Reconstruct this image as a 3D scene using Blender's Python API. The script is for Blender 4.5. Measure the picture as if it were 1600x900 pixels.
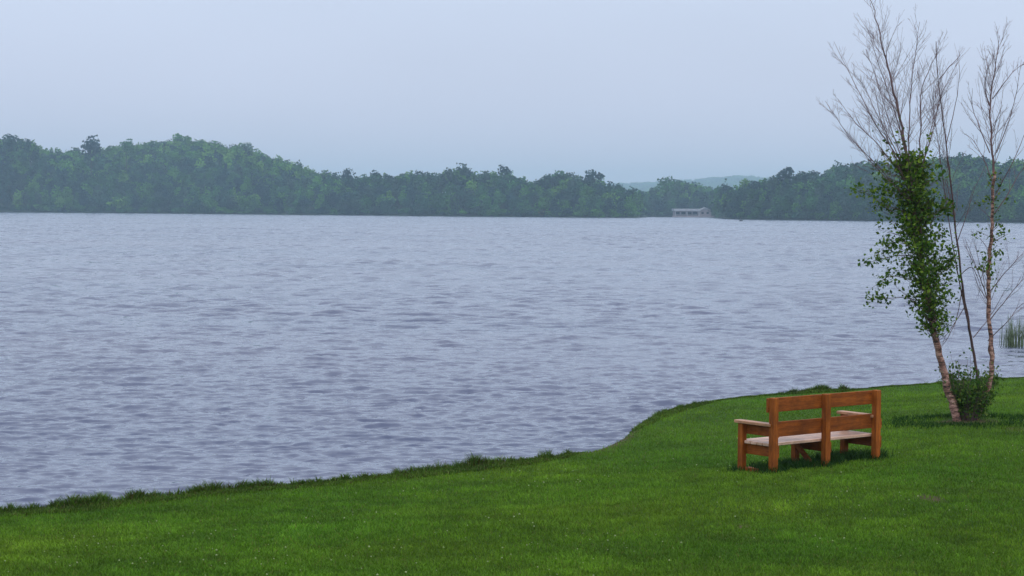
import bpy, math, random
import numpy as np
from mathutils import Vector, Matrix

for o in list(bpy.data.objects): bpy.data.objects.remove(o)
S = bpy.context.scene
COL = S.collection
R = math.radians

# ------------------------------------------------------------------ camera
EYE = 4.0                      # metres above the lake
cam_d = bpy.data.cameras.new('camera'); cam = bpy.data.objects.new('camera', cam_d); COL.objects.link(cam)
cam_d.sensor_width = 36; cam_d.lens = 67.5; cam_d.clip_start = .1; cam_d.clip_end = 20000
pitch = math.atan(122/3000)
cam.matrix_world = Matrix.Translation((0, 0, EYE)) @ Matrix.Rotation(R(90)-pitch, 4, 'X') @ Matrix.Rotation(.0075, 4, 'Z')
S.camera = cam

# ------------------------------------------------------------------ light
SUN_EL, SUN_AZ = R(58), R(150)          # high, behind the left shoulder, veiled by cloud
w = bpy.data.worlds.new('World'); S.world = w; w.use_nodes = True
nt = w.node_tree; nt.nodes.clear()
wo = nt.nodes.new('ShaderNodeOutputWorld'); bg = nt.nodes.new('ShaderNodeBackground'); bg.inputs[1].default_value = .1
sky = nt.nodes.new('ShaderNodeTexSky'); sky.sky_type = 'NISHITA'; sky.sun_disc = False
sky.sun_elevation = SUN_EL; sky.sun_rotation = SUN_AZ; sky.dust_density = 4
tc = nt.nodes.new('ShaderNodeTexCoord')
sep = nt.nodes.new('ShaderNodeSeparateXYZ'); nt.links.new(tc.outputs['Generated'], sep.inputs[0])
ramp = nt.nodes.new('ShaderNodeValToRGB'); nt.links.new(sep.outputs[2], ramp.inputs[0])
cr = ramp.color_ramp                     # the cloud sheet, a little brighter overhead
cr.elements[0].position = 0; cr.elements[0].color = (.77, .785, .965, 1)
cr.elements[1].position = .6; cr.elements[1].color = (1.02, 1.12, 1.28, 1)
e = cr.elements.new(.10); e.color = (.73, .805, .985, 1)
e = cr.elements.new(.17); e.color = (.75, .865, 1.05, 1)
nz = nt.nodes.new('ShaderNodeTexNoise'); nz.inputs['Scale'].default_value = 2.2; nz.inputs['Detail'].default_value = 3
mp = nt.nodes.new('ShaderNodeMapping'); mp.inputs['Scale'].default_value = (1, 1, 3)
nt.links.new(tc.outputs['Generated'], mp.inputs[0]); nt.links.new(mp.outputs[0], nz.inputs[0])
mr = nt.nodes.new('ShaderNodeMapRange'); mr.inputs[1].default_value = .3; mr.inputs[2].default_value = .7
mr.inputs[3].default_value = 9.3; mr.inputs[4].default_value = 10.4
nt.links.new(nz.outputs[0], mr.inputs[0])
sc = nt.nodes.new('ShaderNodeVectorMath'); sc.operation = 'SCALE'
nt.links.new(ramp.outputs[0], sc.inputs[0]); nt.links.new(mr.outputs[0], sc.inputs['Scale'])
mx = nt.nodes.new('ShaderNodeMix'); mx.data_type = 'RGBA'; mx.inputs[0].default_value = .9
nt.links.new(sky.outputs[0], mx.inputs[6]); nt.links.new(sc.outputs[0], mx.inputs[7])
nt.links.new(mx.outputs[2], bg.inputs[0]); nt.links.new(bg.outputs[0], wo.inputs[0])
sd = bpy.data.lights.new('sun', 'SUN'); sd.energy = .8; sd.angle = R(25); sd.color = (1, .95, .88)
so = bpy.data.objects.new('sun', sd); COL.objects.link(so)
dirv = Vector((math.sin(SUN_AZ)*math.cos(SUN_EL), math.cos(SUN_AZ)*math.cos(SUN_EL), math.sin(SUN_EL)))
so.rotation_euler = dirv.to_track_quat('Z', 'Y').to_euler()
S.view_settings.view_transform = 'Standard'; S.view_settings.look = 'None'
S.view_settings.exposure = 0; S.view_settings.gamma = 1
S.render.engine = 'CYCLES'
S.cycles.volume_bounces = 1; S.cycles.max_bounces = 6; S.cycles.transparent_max_bounces = 8

rng = np.random.default_rng(7)
random.seed(7)
F = 3000.0                               # focal length in photo pixels (1600 wide)
HAZE = 0.00024

# ------------------------------------------------------------------ helpers
def hor(px): return 328 + .0075*(px-800)
def gx(px, d): return (px-800)/F*d       # sideways metres of a bearing at a distance
def fade(a, b, t):
    t = np.clip((t-a)/(b-a), 0, 1); return t*t*(3-2*t)

_tab = np.random.default_rng(3).random((256, 256))
def vnoise(x, y):
    xi = np.floor(x).astype(int); yi = np.floor(y).astype(int)
    fx = x-xi; fy = y-yi; fx = fx*fx*(3-2*fx); fy = fy*fy*(3-2*fy)
    g = lambda a, b: _tab[a % 256, b % 256]
    return (g(xi, yi)*(1-fx)+g(xi+1, yi)*fx)*(1-fy) + (g(xi, yi+1)*(1-fx)+g(xi+1, yi+1)*fx)*fy
def fbm(x, y, o=4):
    s = 0; a = .5
    for k in range(o):
        s = s+a*vnoise(x+17.3*k, y+9.1*k); x = x*2.03; y = y*2.03; a *= .5
    return s/(1-.5**o)

def np_mesh(name, v, f, mat=None, parent=None, col=None, smooth=False, attrs=None):
    """v (N,3); f (M,k) array or list of arrays"""
    me = bpy.data.meshes.new(name)
    fl = f if isinstance(f, list) else [f]
    fl = [np.asarray(a, dtype=np.int32) for a in fl if len(a)]
    v = np.asarray(v, dtype=np.float32)
    me.vertices.add(len(v)); me.vertices.foreach_set('co', v.ravel())
    li = np.concatenate([a.ravel() for a in fl]); cnt = np.concatenate([np.full(len(a), a.shape[1], np.int32) for a in fl])
    st = np.concatenate([[0], np.cumsum(cnt)[:-1]]).astype(np.int32)
    me.loops.add(len(li)); me.loops.foreach_set('vertex_index', li)
    me.polygons.add(len(cnt)); me.polygons.foreach_set('loop_start', st); me.polygons.foreach_set('loop_total', cnt)
    me.polygons.foreach_set('use_smooth', np.full(len(cnt), smooth))
    if col is not None:
        a = me.attributes.new('col', 'FLOAT_COLOR', 'POINT')
        c = np.ones((len(v), 4), np.float32); c[:, :3] = col; a.data.foreach_set('color', c.ravel())
    for k, val in (attrs or {}).items():
        a = me.attributes.new(k, 'FLOAT', 'POINT'); a.data.foreach_set('value', np.asarray(val, np.float32).ravel())
    me.update(calc_edges=True); me.validate()
    if mat: me.materials.append(mat)
    o = bpy.data.objects.new(name, me); COL.objects.link(o)
    if parent: o.parent = parent
    return o

def empty(name, loc=(0, 0, 0), rz=0):
    o = bpy.data.objects.new(name, None); COL.objects.link(o); o.location = loc; o.rotation_euler.z = rz
    o.empty_display_size = .3; return o
def tag(o, label=None, cat=None, group=None, kind=None):
    if label: o['label'] = label
    if cat: o['category'] = cat
    if group: o['group'] = group
    if kind: o['kind'] = kind
    return o

class MB:
    def __init__(s): s.v = []; s.q = []; s.t = []; s.n = 0
    def add(s, v, q=None, t=None):
        v = np.asarray(v, float).reshape(-1, 3); s.v.append(v)
        if q is not None and len(q): s.q.append(np.asarray(q).reshape(-1, 4)+s.n)
        if t is not None and len(t): s.t.append(np.asarray(t).reshape(-1, 3)+s.n)
        s.n += len(v)
    def box(s, c, d, b=.004, M=None):
        """chamfered box: centre, full dimensions, bevel"""
        hx, hy, hz = [k/2 for k in d]; b = min(b, hx*.45, hy*.45, hz*.45); vs = []; idx = {}
        for sx in (-1, 1):
            for sy in (-1, 1):
                for sz in (-1, 1):
                    for k in range(3):
                        p = [sx*hx, sy*hy, sz*hz]
                        for j in range(3):
                            if j != k: p[j] -= (sx, sy, sz)[j]*b
                        idx[(sx, sy, sz, k)] = len(vs); vs.append(p)
        q = []; t = []
        for k in range(3):
            a, c2 = [(1, 2), (2, 0), (0, 1)][k]
            for sg in (-1, 1):
                loop = []
                for u, v_ in ((-1, -1), (1, -1), (1, 1), (-1, 1)):
                    key = [0, 0, 0]; key[k] = sg; key[a] = u; key[c2] = v_; loop.append(idx[(*key, k)])
                q.append(loop if sg > 0 else loop[::-1])
        for k in range(3):                       # edges along axis k
            a, c2 = [(1, 2), (2, 0), (0, 1)][k]
            for u in (-1, 1):
                for v_ in (-1, 1):
                    def g(e_, ax):
                        key = [0, 0, 0]; key[k] = e_; key[a] = u; key[c2] = v_; return idx[(*key, ax)]
                    l = [g(-1, a), g(1, a), g(1, c2), g(-1, c2)]
                    q.append(l if u*v_ < 0 else l[::-1])
        for sx in (-1, 1):
            for sy in (-1, 1):
                for sz in (-1, 1):
                    l = [idx[(sx, sy, sz, k)] for k in range(3)]
                    t.append(l if sx*sy*sz > 0 else l[::-1])
        vs = np.array(vs)
        if M is not None: vs = vs @ np.array(M.to_3x3()).T
        s.add(vs+np.array(c), q, t)
    def tube(s, pts, rad, n=6, cap=True):
        pts = np.asarray(pts, float); m = len(pts); rad = np.broadcast_to(rad, m)
        tg = np.gradient(pts, axis=0); tg /= np.linalg.norm(tg, axis=1)[:, None]+1e-9
        ref = np.array([0, 1., 0]) if abs(tg[0][1]) < .9 else np.array([1., 0, 0])
        a = np.cross(tg, ref); a /= np.linalg.norm(a, axis=1)[:, None]+1e-9; b = np.cross(tg, a)
        th = np.arange(n)*2*math.pi/n
        v = pts[:, None]+rad[:, None, None]*(a[:, None]*np.cos(th)[None, :, None]+b[:, None]*np.sin(th)[None, :, None])
        i = np.arange(m-1)[:, None]*n; j = np.arange(n)[None]; k = (j+1) % n
        q = np.stack([i+j, i+k, i+n+k, i+n+j], -1).reshape(-1, 4)
        t = []
        if cap and n > 4:
            v2 = np.concatenate([v.reshape(-1, 3), pts[:1], pts[-1:]]); c0 = m*n
            t = [(c0, (jj+1) % n, jj) for jj in range(n)]+[(c0+1, (m-1)*n+jj, (m-1)*n+(jj+1) % n) for jj in range(n)]
            s.add(v2, q, t)
        else: s.add(v.reshape(-1, 3), q)
    def build(s, name, mat, parent=None, smooth=False, loc=None):
        fl = []
        if s.q: fl.append(np.concatenate(s.q))
        if s.t: fl.append(np.concatenate(s.t))
        return np_mesh(name, np.concatenate(s.v), fl, mat, parent, smooth=smooth)

# ------------------------------------------------------------------ materials
def newmat(name):
    m = bpy.data.materials.new(name); m.use_nodes = True; n = m.node_tree
    return m, n, n.nodes['Principled BSDF'], n.nodes['Material Output']
def N(n, typ, **kw):
    x = n.nodes.new(typ)
    for k, v in kw.items():
        if k in x.inputs: x.inputs[k].default_value = v
        else: setattr(x, k, v)
    return x
def noise(n, scale, detail=4, vec=None, rough=.55):
    x = N(n, 'ShaderNodeTexNoise', Scale=scale, Detail=detail, Roughness=rough)
    if vec is not None: n.links.new(vec, x.inputs[0])
    return x.outputs[0]
def rampn(n, fac, stops):
    r = n.nodes.new('ShaderNodeValToRGB'); n.links.new(fac, r.inputs[0]); c = r.color_ramp
    while len(c.elements) < len(stops): c.elements.new(.5)
    for e_, (p, col) in zip(c.elements, stops): e_.position = p; e_.color = (*col, 1)
    return r.outputs[0]
def mixn(n, fac, a, b, mode='MIX'):
    m = n.nodes.new('ShaderNodeMix'); m.data_type = 'RGBA'; m.blend_type = mode
    for s_, v in ((0, fac), (6, a), (7, b)):
        if isinstance(v, (int, float)): m.inputs[s_].default_value = v
        elif isinstance(v, tuple): m.inputs[s_].default_value = (*v, 1)
        else: n.links.new(v, m.inputs[s_])
    return m.outputs[2]
def geo_pos(n): return n.nodes.new('ShaderNodeNewGeometry').outputs['Position']
def mapped(n, vec, scale, rot=(0, 0, 0)):
    m = n.nodes.new('ShaderNodeMapping'); n.links.new(vec, m.inputs[0])
    m.inputs['Scale'].default_value = scale; m.inputs['Rotation'].default_value = rot; return m.outputs[0]

def foliage_mat(name, rough=.6, trans=.25, vary=.35, scale=1.5, spec=.25):
    """leaf colour from the mesh's own 'col' attribute (species / leaf age), small random variation"""
    m, n, p, out = newmat(name)
    a = N(n, 'ShaderNodeAttribute', attribute_name='col').outputs['Color']
    f = noise(n, scale, 3, geo_pos(n))
    c = mixn(n, 1.0, a, rampn(n, f, [(.3, (1-vary,)*3), (.7, (1+vary, 1+vary, 1+vary*.5))]), 'MULTIPLY')
    n.links.new(c, p.inputs['Base Color']); p.inputs['Roughness'].default_value = rough
    p.inputs['Specular IOR Level'].default_value = spec
    if trans:
        t = n.nodes.new('ShaderNodeBsdfTranslucent'); n.links.new(c, t.inputs[0])
        ms = n.nodes.new('ShaderNodeMixShader'); ms.inputs[0].default_value = trans
        n.links.new(p.outputs[0], ms.inputs[1]); n.links.new(t.outputs[0], ms.inputs[2]); n.links.new(ms.outputs[0], out.inputs[0])
    return m
M_far = foliage_mat('wood_foliage', trans=.1, vary=.35, scale=.12, spec=.1)
M_leaf = foliage_mat('birch_leaves', trans=.45, vary=.35, scale=3)
M_grass = foliage_mat('grass_blades', trans=.25, vary=.25, scale=.9, spec=.15)

def lawn_colour(n):
    pos = geo_pos(n)
    f1 = noise(n, .35, 5, pos); f2 = noise(n, 2.2, 4, pos); f3 = noise(n, 22, 4, pos, .7)
    c = rampn(n, f1, [(.32, (.038, .092, .009)), (.5, (.055, .124, .010)), (.68, (.074, .142, .012))])
    c = mixn(n, .7, c, rampn(n, f2, [(.3, (.6, .62, .6)), (.7, (1.35, 1.3, 1.2))]), 'MULTIPLY')
    c = mixn(n, .8, c, rampn(n, f3, [(.25, (.35, .4, .4)), (.75, (1.6, 1.5, 1.4))]), 'MULTIPLY')
    return c, pos, f3
m, n, p, out = newmat('lawn_turf')
c, pos, f3 = lawn_colour(n)
soil = N(n, 'ShaderNodeAttribute', attribute_name='soil').outputs['Fac']
sc_ = rampn(n, noise(n, 18, 5, pos, .7), [(.3, (.035, .022, .012)), (.6, (.12, .08, .05)), (.8, (.2, .15, .11))])
c = mixn(n, soil, c, sc_)
n.links.new(c, p.inputs['Base Color']); p.inputs['Roughness'].default_value = .9; p.inputs['Specular IOR Level'].default_value = .1
b = N(n, 'ShaderNodeBump', Strength=.8, Distance=.04); n.links.new(f3, b.inputs['Height']); n.links.new(b.outputs[0], p.inputs['Normal'])
M_lawn = m

m, n, p, out = newmat('lake_water')
pos = geo_pos(n)
p.inputs['Roughness'].default_value = .06; p.inputs['IOR'].default_value = 1.36
c = rampn(n, noise(n, .02, 3, mapped(n, pos, (.5, 1.6, 1))), [(.35, (.075, .094, .165)), (.65, (.105, .114, .182))])
n.links.new(c, p.inputs['Base Color'])
def slope_noise(scale, stretch, rot, k):
    t_ = N(n, 'ShaderNodeTexNoise', Scale=scale, Detail=3, Roughness=.6); n.links.new(mapped(n, pos, stretch, (0, 0, R(rot))), t_.inputs[0])
    v1 = N(n, 'ShaderNodeVectorMath', operation='SUBTRACT'); n.links.new(t_.outputs['Color'], v1.inputs[0]); v1.inputs[1].default_value = (.5, .5, .5)
    v2 = N(n, 'ShaderNodeVectorMath', operation='MULTIPLY'); n.links.new(v1.outputs[0], v2.inputs[0]); v2.inputs[1].default_value = (k*.6, k, 0)
    return v2.outputs[0]
def vadd(a_, b_):
    v = N(n, 'ShaderNodeVectorMath', operation='ADD'); n.links.new(a_, v.inputs[0]); n.links.new(b_, v.inputs[1]); return v.outputs[0]
g_ = n.nodes.new('ShaderNodeNewGeometry').outputs['Normal']
vv = vadd(vadd(vadd(g_, slope_noise(1.1, (.45, 1.2, 1), 5, .22)), slope_noise(4.5, (.42, 1.4, 1), -6, .7)), slope_noise(13, (.5, 1.3, 1), 9, .4))
ch = N(n, 'ShaderNodeAttribute', attribute_name='chop').outputs['Fac']
v3 = N(n, 'ShaderNodeVectorMath', operation='SCALE'); n.links.new(slope_noise(1.6, (.4, 1.3, 1), 4, .5), v3.inputs[0]); n.links.new(ch, v3.inputs['Scale'])
vv = vadd(vv, v3.outputs[0])
nn = N(n, 'ShaderNodeVectorMath', operation='NORMALIZE'); n.links.new(vv, nn.inputs[0]); n.links.new(nn.outputs[0], p.inputs['Normal'])
M_water = m

m, n, p, out = newmat('wood_floor')
c = rampn(n, noise(n, .05, 5, geo_pos(n)), [(.3, (.012, .03, .012)), (.7, (.035, .06, .02))])
n.links.new(c, p.inputs['Base Color']); p.inputs['Roughness'].default_value = .95; M_floor = m

def wood(name, c0, c1, rough, spec=.5, axis=(1, 1, 1)):
    m, n, p, out = newmat(name)
    t = n.nodes.new('ShaderNodeTexCoord').outputs['Object']
    g = noise(n, 9, 5, mapped(n, t, axis), .65); g2 = noise(n, 4, 3, t); g3 = noise(n, 60, 3, mapped(n, t, axis))
    c = rampn(n, g, [(.3, c0), (.7, c1)])
    c = mixn(n, .6, c, rampn(n, g2, [(.3, (.6, .6, .6)), (.7, (1.2, 1.2, 1.2))]), 'MULTIPLY')
    c = mixn(n, .8, c, rampn(n, g3, [(.3, (.6, .58, .56)), (.6, (1.12, 1.12, 1.12))]), 'MULTIPLY')
    g4 = noise(n, 2.2, 5, t, .7); c = mixn(n, .45, c, rampn(n, g4, [(.36, (.45, .42, .42)), (.5, (1, 1, 1)), (.72, (1.25, 1.3, 1.45))]), 'MULTIPLY')
    oi = n.nodes.new('ShaderNodeObjectInfo').outputs['Random']; c = mixn(n, 1.0, c, rampn(n, oi, [(0, (.8, .78, .76)), (1, (1.12, 1.14, 1.2))]), 'MULTIPLY')
    n.links.new(c, p.inputs['Base Color']); p.inputs['Specular IOR Level'].default_value = spec
    n.links.new(rampn(n, g2, [(.3, (rough*.8,)*3), (.7, (min(1, rough*1.3),)*3)]), p.inputs['Roughness'])
    b = N(n, 'ShaderNodeBump', Strength=.4, Distance=.003); n.links.new(g3, b.inputs['Height']); n.links.new(b.outputs[0], p.inputs['Normal'])
    return m
M_bx = wood('stained_board_long', (.20, .048, .008), (.40, .108, .015), .6, .18, (.25, 3, 3))
M_bz = wood('stained_post', (.22, .054, .008), (.44, .122, .016), .6, .18, (3, 3, .25))
M_by = wood('stained_board_cross', (.20, .048, .008), (.40, .108, .015), .6, .18, (3, .25, 3))
M_seat = wood('worn_sky_sheen_seat_boards', (.58, .33, .22), (.84, .55, .40), .42, .5, (.25, 4, 3))  # sky sheen put into the base colour, on top of paler worn wood
M_arm = wood('worn_sky_sheen_arm_board', (.44, .19, .085), (.66, .35, .19), .45, .5, (4, .25, 3))  # paler from wear and from sky sheen painted in, like the seat

m, n, p, out = newmat('birch_bark')
t = n.nodes.new('ShaderNodeTexCoord').outputs['Object']
f = noise(n, 7, 5, mapped(n, t, (1, 1, 2.4)), .7)
c = rampn(n, f, [(.38, (.03, .018, .016)), (.47, (.24, .11, .085)), (.58, (.55, .32, .26)), (.8, (.78, .55, .47))])
f2 = noise(n, 10, 2, mapped(n, t, (.8, .8, 7)))
c = mixn(n, .75, c, rampn(n, f2, [(.40, (.14, .11, .11)), (.5, (1, 1, 1))]), 'MULTIPLY')
n.links.new(c, p.inputs['Base Color']); p.inputs['Roughness'].default_value = .75
b = N(n, 'ShaderNodeBump', Strength=.6, Distance=.01); n.links.new(f, b.inputs['Height']); n.links.new(b.outputs[0], p.inputs['Normal'])
M_bark = m
def plain(name, col, rough=.7, vary=.3, scale=3, metal=0):
    m, n, p, out = newmat(name)
    f = noise(n, scale, 4, n.nodes.new('ShaderNodeTexCoord').outputs['Object'])
    a = tuple(k*(1-vary) for k in col); b_ = tuple(min(1, k*(1+vary)) for k in col)
    n.links.new(rampn(n, f, [(.3, a), (.7, b_)]), p.inputs['Base Color'])
    p.inputs['Roughness'].default_value = rough; p.inputs['Metallic'].default_value = metal
    return m
M_twig = plain('twig_bark', (.15, .085, .09), .8)
M_dark = plain('dark_trunk_bark', (.10, .055, .055), .8)
M_ftrunk = plain('far_trunk_bark', (.06, .05, .04), .9)
M_white = plain('white_painted_fascia', (.40, .41, .44), .5, .08, .3)
M_wall = plain('grey_brown_wall', (.38, .32, .33), .8, .2, .4)
M_glass = plain('dark_window', (.03, .035, .045), .15, .2)
M_roof = plain('grey_roof', (.30, .30, .32), .8, .2)
M_buoy = plain('dark_buoy', (.03, .03, .035), .6)

# ------------------------------------------------------------------ lawn and shoreline
SH = np.array([(-90, -42), (-40, -2), (-22, 11.5), (-12, 19.8), (-8.6, 22.7), (-6.4, 23.9), (-5.2, 24.7), (-3.9, 25.9), (-2.7, 26.7),
               (-1.5, 27.7), (-.7, 28.5), (.3, 29.4), (1.02, 30.2), (1.56, 31.1), (1.94, 32.9), (2.36, 34.9), (2.8, 36.3), (3.4, 37.8),
               (4.1, 38.9), (5.3, 40.1), (6.8, 41.2), (8.5, 42.4), (10.2, 43.6), (11.9, 44.9), (15, 47), (25, 52), (60, 62), (110, 70)])
def shore_y(x):
    y = 0
    for k in (-.25, 0, .25): y = y+np.interp(x+k, SH[:, 0], SH[:, 1])/3
    return y + .22*(fbm(x*1.1+40, x*0+3.3, 3)-.5)*2 + .07*(vnoise(x*6, x*0+8)-.5)
_sx = np.concatenate([np.linspace(-90, -14, 200), np.linspace(-14, 20, 1400), np.linspace(20, 110, 200)])
_sp = np.stack([_sx, shore_y(_sx)], 1)
def shore_dist(x, y):
    """signed distance to the water's edge, positive on land"""
    x = np.asarray(x, float).ravel(); y = np.asarray(y, float).ravel(); d = np.empty(len(x))
    for i in range(0, len(x), 20000):
        a = x[i:i+20000, None]-_sp[None, :, 0]; b = y[i:i+20000, None]-_sp[None, :, 1]
        d[i:i+20000] = np.sqrt((a*a+b*b).min(1))
    return np.where(y < shore_y(x), d, -d)
def lawn_z(x, y, d=None):
    if d is None: d = shore_dist(x, y)
    z = np.where(d > 0, .17*fade(0, .10, d)+.33*fade(0.1, 6.5, d), np.maximum(-.9, d*.6))
    z = z + (.10*(fbm(x*.16+5, y*.16, 3)-.5)+.035*(fbm(x*.9, y*.9+7, 3)-.5))*fade(.1, 2.5, d)
    z = z + .12*np.maximum(0, 15-y)*fade(0, 6, d)
    return z
_ggx = np.arange(-16, 24, .08); _ggy = np.arange(9, 56, .08)
_gX, _gY = np.meshgrid(_ggx, _ggy); _gD = shore_dist(_gX, _gY).reshape(_gX.shape)
def fast_dist(x, y):
    u = np.clip((x+16)/.08, 0, len(_ggx)-1.001); v = np.clip((y-9)/.08, 0, len(_ggy)-1.001)
    i = u.astype(int); j = v.astype(int); a = u-i; b = v-j
    return (_gD[j, i]*(1-a)+_gD[j, i+1]*a)*(1-b)+(_gD[j+1, i]*(1-a)+_gD[j+1, i+1]*a)*b
TREE = (gx(1512, 32.3), 32.3)
BENCH = (gx(1212, 26.05), 26.05)

gxs = np.concatenate([np.linspace(-90, -14, 40)[:-1], np.linspace(-14, 20, 480), np.linspace(20, 110, 45)[1:]])
gys = np.concatenate([np.linspace(-45, 15, 60)[:-1], np.linspace(15, 50, 500), np.linspace(50, 74, 25)[1:]])
X, Y = np.meshgrid(gxs, gys); D = shore_dist(X, Y).reshape(X.shape); Z = lawn_z(X.ravel(), Y.ravel(), D.ravel()).reshape(X.shape)
tr = np.hypot((X-TREE[0])/1.3, (Y-TREE[1]+.15)/.75)
soil = 1-fade(.02, .20+.3*np.exp(-((X-1.6)/.5)**2)+.15*np.exp(-((X+.6)/1.2)**2), D+.14*(fbm(X*3, Y*3, 3)-.5))
soil = np.maximum(soil, .85*(1-fade(.25, .62, tr+.3*(fbm(X*4, Y*4, 3)-.5))))
for (px, py, r_) in ((1460, 784, .22), (1165, 823, .13), (1590, 672, .2), (930, 726, .1)):   # worn spots
    yy = F*(EYE-.5)/(py-hor(px)); xx = gx(px, yy)
    soil = np.maximum(soil, .8*(1-fade(r_*.3, r_*1.2, np.hypot(X-xx, (Y-yy)*.6)+.12*(fbm(X*5, Y*5, 2)-.5))))
nx, ny = len(gxs), len(gys)
i = (np.arange(ny-1)[:, None]*nx+np.arange(nx-1)[None]).ravel()
lawn = np_mesh('lawn', np.stack([X.ravel(), Y.ravel(), Z.ravel()], 1), np.stack([i, i+1, i+nx+1, i+nx], 1), M_lawn, smooth=True, attrs={'soil': soil})
tag(lawn, kind='structure')
soil_at = lambda x, y: .95*(1-fade(.35, .8, np.hypot((x-TREE[0])/1.3, (y-TREE[1]+.15)/.75)+.5*(fbm(x*5, y*5, 2)-.5)))
lip_at = lambda x, d: .9*np.exp(-((x-1.6)/.5)**2)*(1-fade(.1, .3, d))

# ------------------------------------------------------------------ lake: one sheet with real waves, finer near the shore
ds = [14.0]
while ds[-1] < 1400: ds.append(ds[-1]+min(.48, max(.036, ds[-1]**2/(1920*4.0)*.34)))
ds = np.array(ds); 
an = np.tan(np.concatenate([np.linspace(-52, -19, 60)[:-1], np.linspace(-19, 19, 520), np.linspace(19, 52, 60)[1:]])*math.pi/180)
WX = ds[:, None]*an[None]; WY = np.repeat(ds[:, None], len(an), 1)
step = np.gradient(ds)[:, None]; hst = ds[:, None]*np.gradient(an)[None]
H = np.zeros_like(WX); lost = np.zeros_like(WX)
wr = np.random.default_rng(11)
calm = .5+.95*fbm(WX*.07+3, WY*.05, 3)                 # gusts
near = .45+.55*fade(0, 10, -shore_dist(WX[:300].ravel(), WY[:300].ravel()).reshape(300, -1))
calm[:300] *= near
for k in range(84):
    lam = .20*(.88/.20)**wr.random(); th = wr.normal(R(94), R(27)); kk = 2*math.pi/lam
    amp = .0037*lam**.85
    fd = np.clip((lam/np.maximum(step*abs(math.sin(th)), hst*abs(math.cos(th)))-2.0)/3, 0, 1)
    ph = kk*(WX*math.cos(th)+WY*math.sin(th))+wr.random()*6.28+.8*np.sin(WX*.11*wr.random()+wr.random()*6)
    s_ = np.sin(ph); lost += (1-fd)/84; H += amp*fd*(s_+.35*np.sin(2*ph))
for k in range(22):                                    # chop too small for the far grid, gathered into longer waves
    lam = wr.uniform(1.05, 1.9); th = wr.normal(R(92), R(28)); kk = 2*math.pi/lam
    ph = kk*(WX*math.cos(th)+WY*math.sin(th))+wr.random()*6.28
    H += lost*(.17/math.sqrt(22/2)/kk)*np.sin(ph)
for k in range(9):
    lam = wr.uniform(1.1, 2.2); th = wr.normal(R(96), R(16)); kk = 2*math.pi/lam
    H += .0034*lam*(1-fade(45, 90, WY))*np.sin(kk*(WX*math.cos(th)+WY*math.sin(th))+wr.random()*6.28)
H *= calm
nr, nc = WX.shape
i = (np.arange(nr-1)[:, None]*nc+np.arange(nc-1)[None]).ravel()
lake = np_mesh('lake_water', np.stack([WX.ravel(), WY.ravel(), H.ravel()], 1), np.stack([i, i+1, i+nc+1, i+nc], 1), M_water, smooth=True, attrs={'chop': lost})
tag(lake, kind='structure')

# ------------------------------------------------------------------ far shore: terrain
# bearing (photo px) -> shoreline distance, ridge depth behind it, skyline pixel
SHO = np.array([(-700, 1280), (0, 1270), (400, 1200), (700, 1120), (900, 1085), (990, 1090), (1010, 1300), (1112, 1300), (1138, 1020), (1200, 960), (1350, 915), (1600, 850), (2300, 800)])
SKY = np.array([(-700, 235), (-300, 218), (-100, 222), (0, 219), (30, 216), (60, 229), (95, 237), (140, 236), (180, 232), (215, 227), (250, 224), (290, 220), (330, 224),
                (380, 232), (400, 238), (430, 248), (460, 257), (490, 267), (520, 275), (560, 276), (600, 274), (640, 271), (680, 268), (720, 267), (760, 271), (800, 275),
                (825, 285), (850, 277), (880, 273), (915, 278), (945, 286), (970, 289), (995, 302), (1006, 309), (1018, 297), (1030, 288), (1060, 285), (1090, 290), (1125, 292), (1142, 297), (1160, 290),
                (1190, 284), (1210, 279), (1250, 275), (1275, 272), (1300, 262), (1330, 258), (1400, 255), (1440, 252), (1500, 248), (1530, 250), (1560, 257), (1600, 254), (1800, 250), (2300, 262)])
def sho(b): return np.interp(b, SHO[:, 0], SHO[:, 1])
def ridge(b):
    hill = fade(520, 300, b)*fade(-400, 60, b) if False else np.exp(-((b-270)/170.)**2)
    return 70+190*hill+60*fade(1200, 1400, b)
def topz(b): # absolute height of the tree tops at the ridge
    return EYE+(hor(b)-np.interp(b, SKY[:, 0], SKY[:, 1]))*(sho(b)+ridge(b))/F
def ground_far(b, dd):
    """terrain height at bearing b, dd metres behind the shoreline"""
    g = np.maximum(1.5, topz(b)-14)
    t = np.clip(dd/ridge(b), -1, 3)
    z = np.where(dd < 0, np.maximum(-2, dd*.15), .5*fade(0, 2, dd)+g*np.sin(np.clip(t, 0, 1)*math.pi/2)**1.2)
    return np.where(t > 1, z-(t-1)*g*.25, z)
bs = np.linspace(-700, 2300, 420); dds = np.concatenate([np.linspace(-30, 0, 5), [1, 2, 4], np.linspace(8, 420, 50), [520, 700, 1000, 1800, 3000, 4500]])
B, DD = np.meshgrid(bs, dds); DT = sho(B)+DD
ZF = ground_far(B, np.minimum(DD, 500))
ZF = np.where(DD > 500, np.maximum(1.0, ZF*np.exp(-(DD-500)/500)), ZF)
nc, nr = len(bs), len(dds); i = (np.arange(nr-1)[:, None]*nc+np.arange(nc-1)[None]).ravel()
tag(np_mesh('far_ground', np.stack([((B-800)/F*DT).ravel(), DT.ravel(), ZF.ravel()], 1), np.stack([i, i+1, i+nc+1, i+nc], 1), M_floor, smooth=True), kind='structure')
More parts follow.
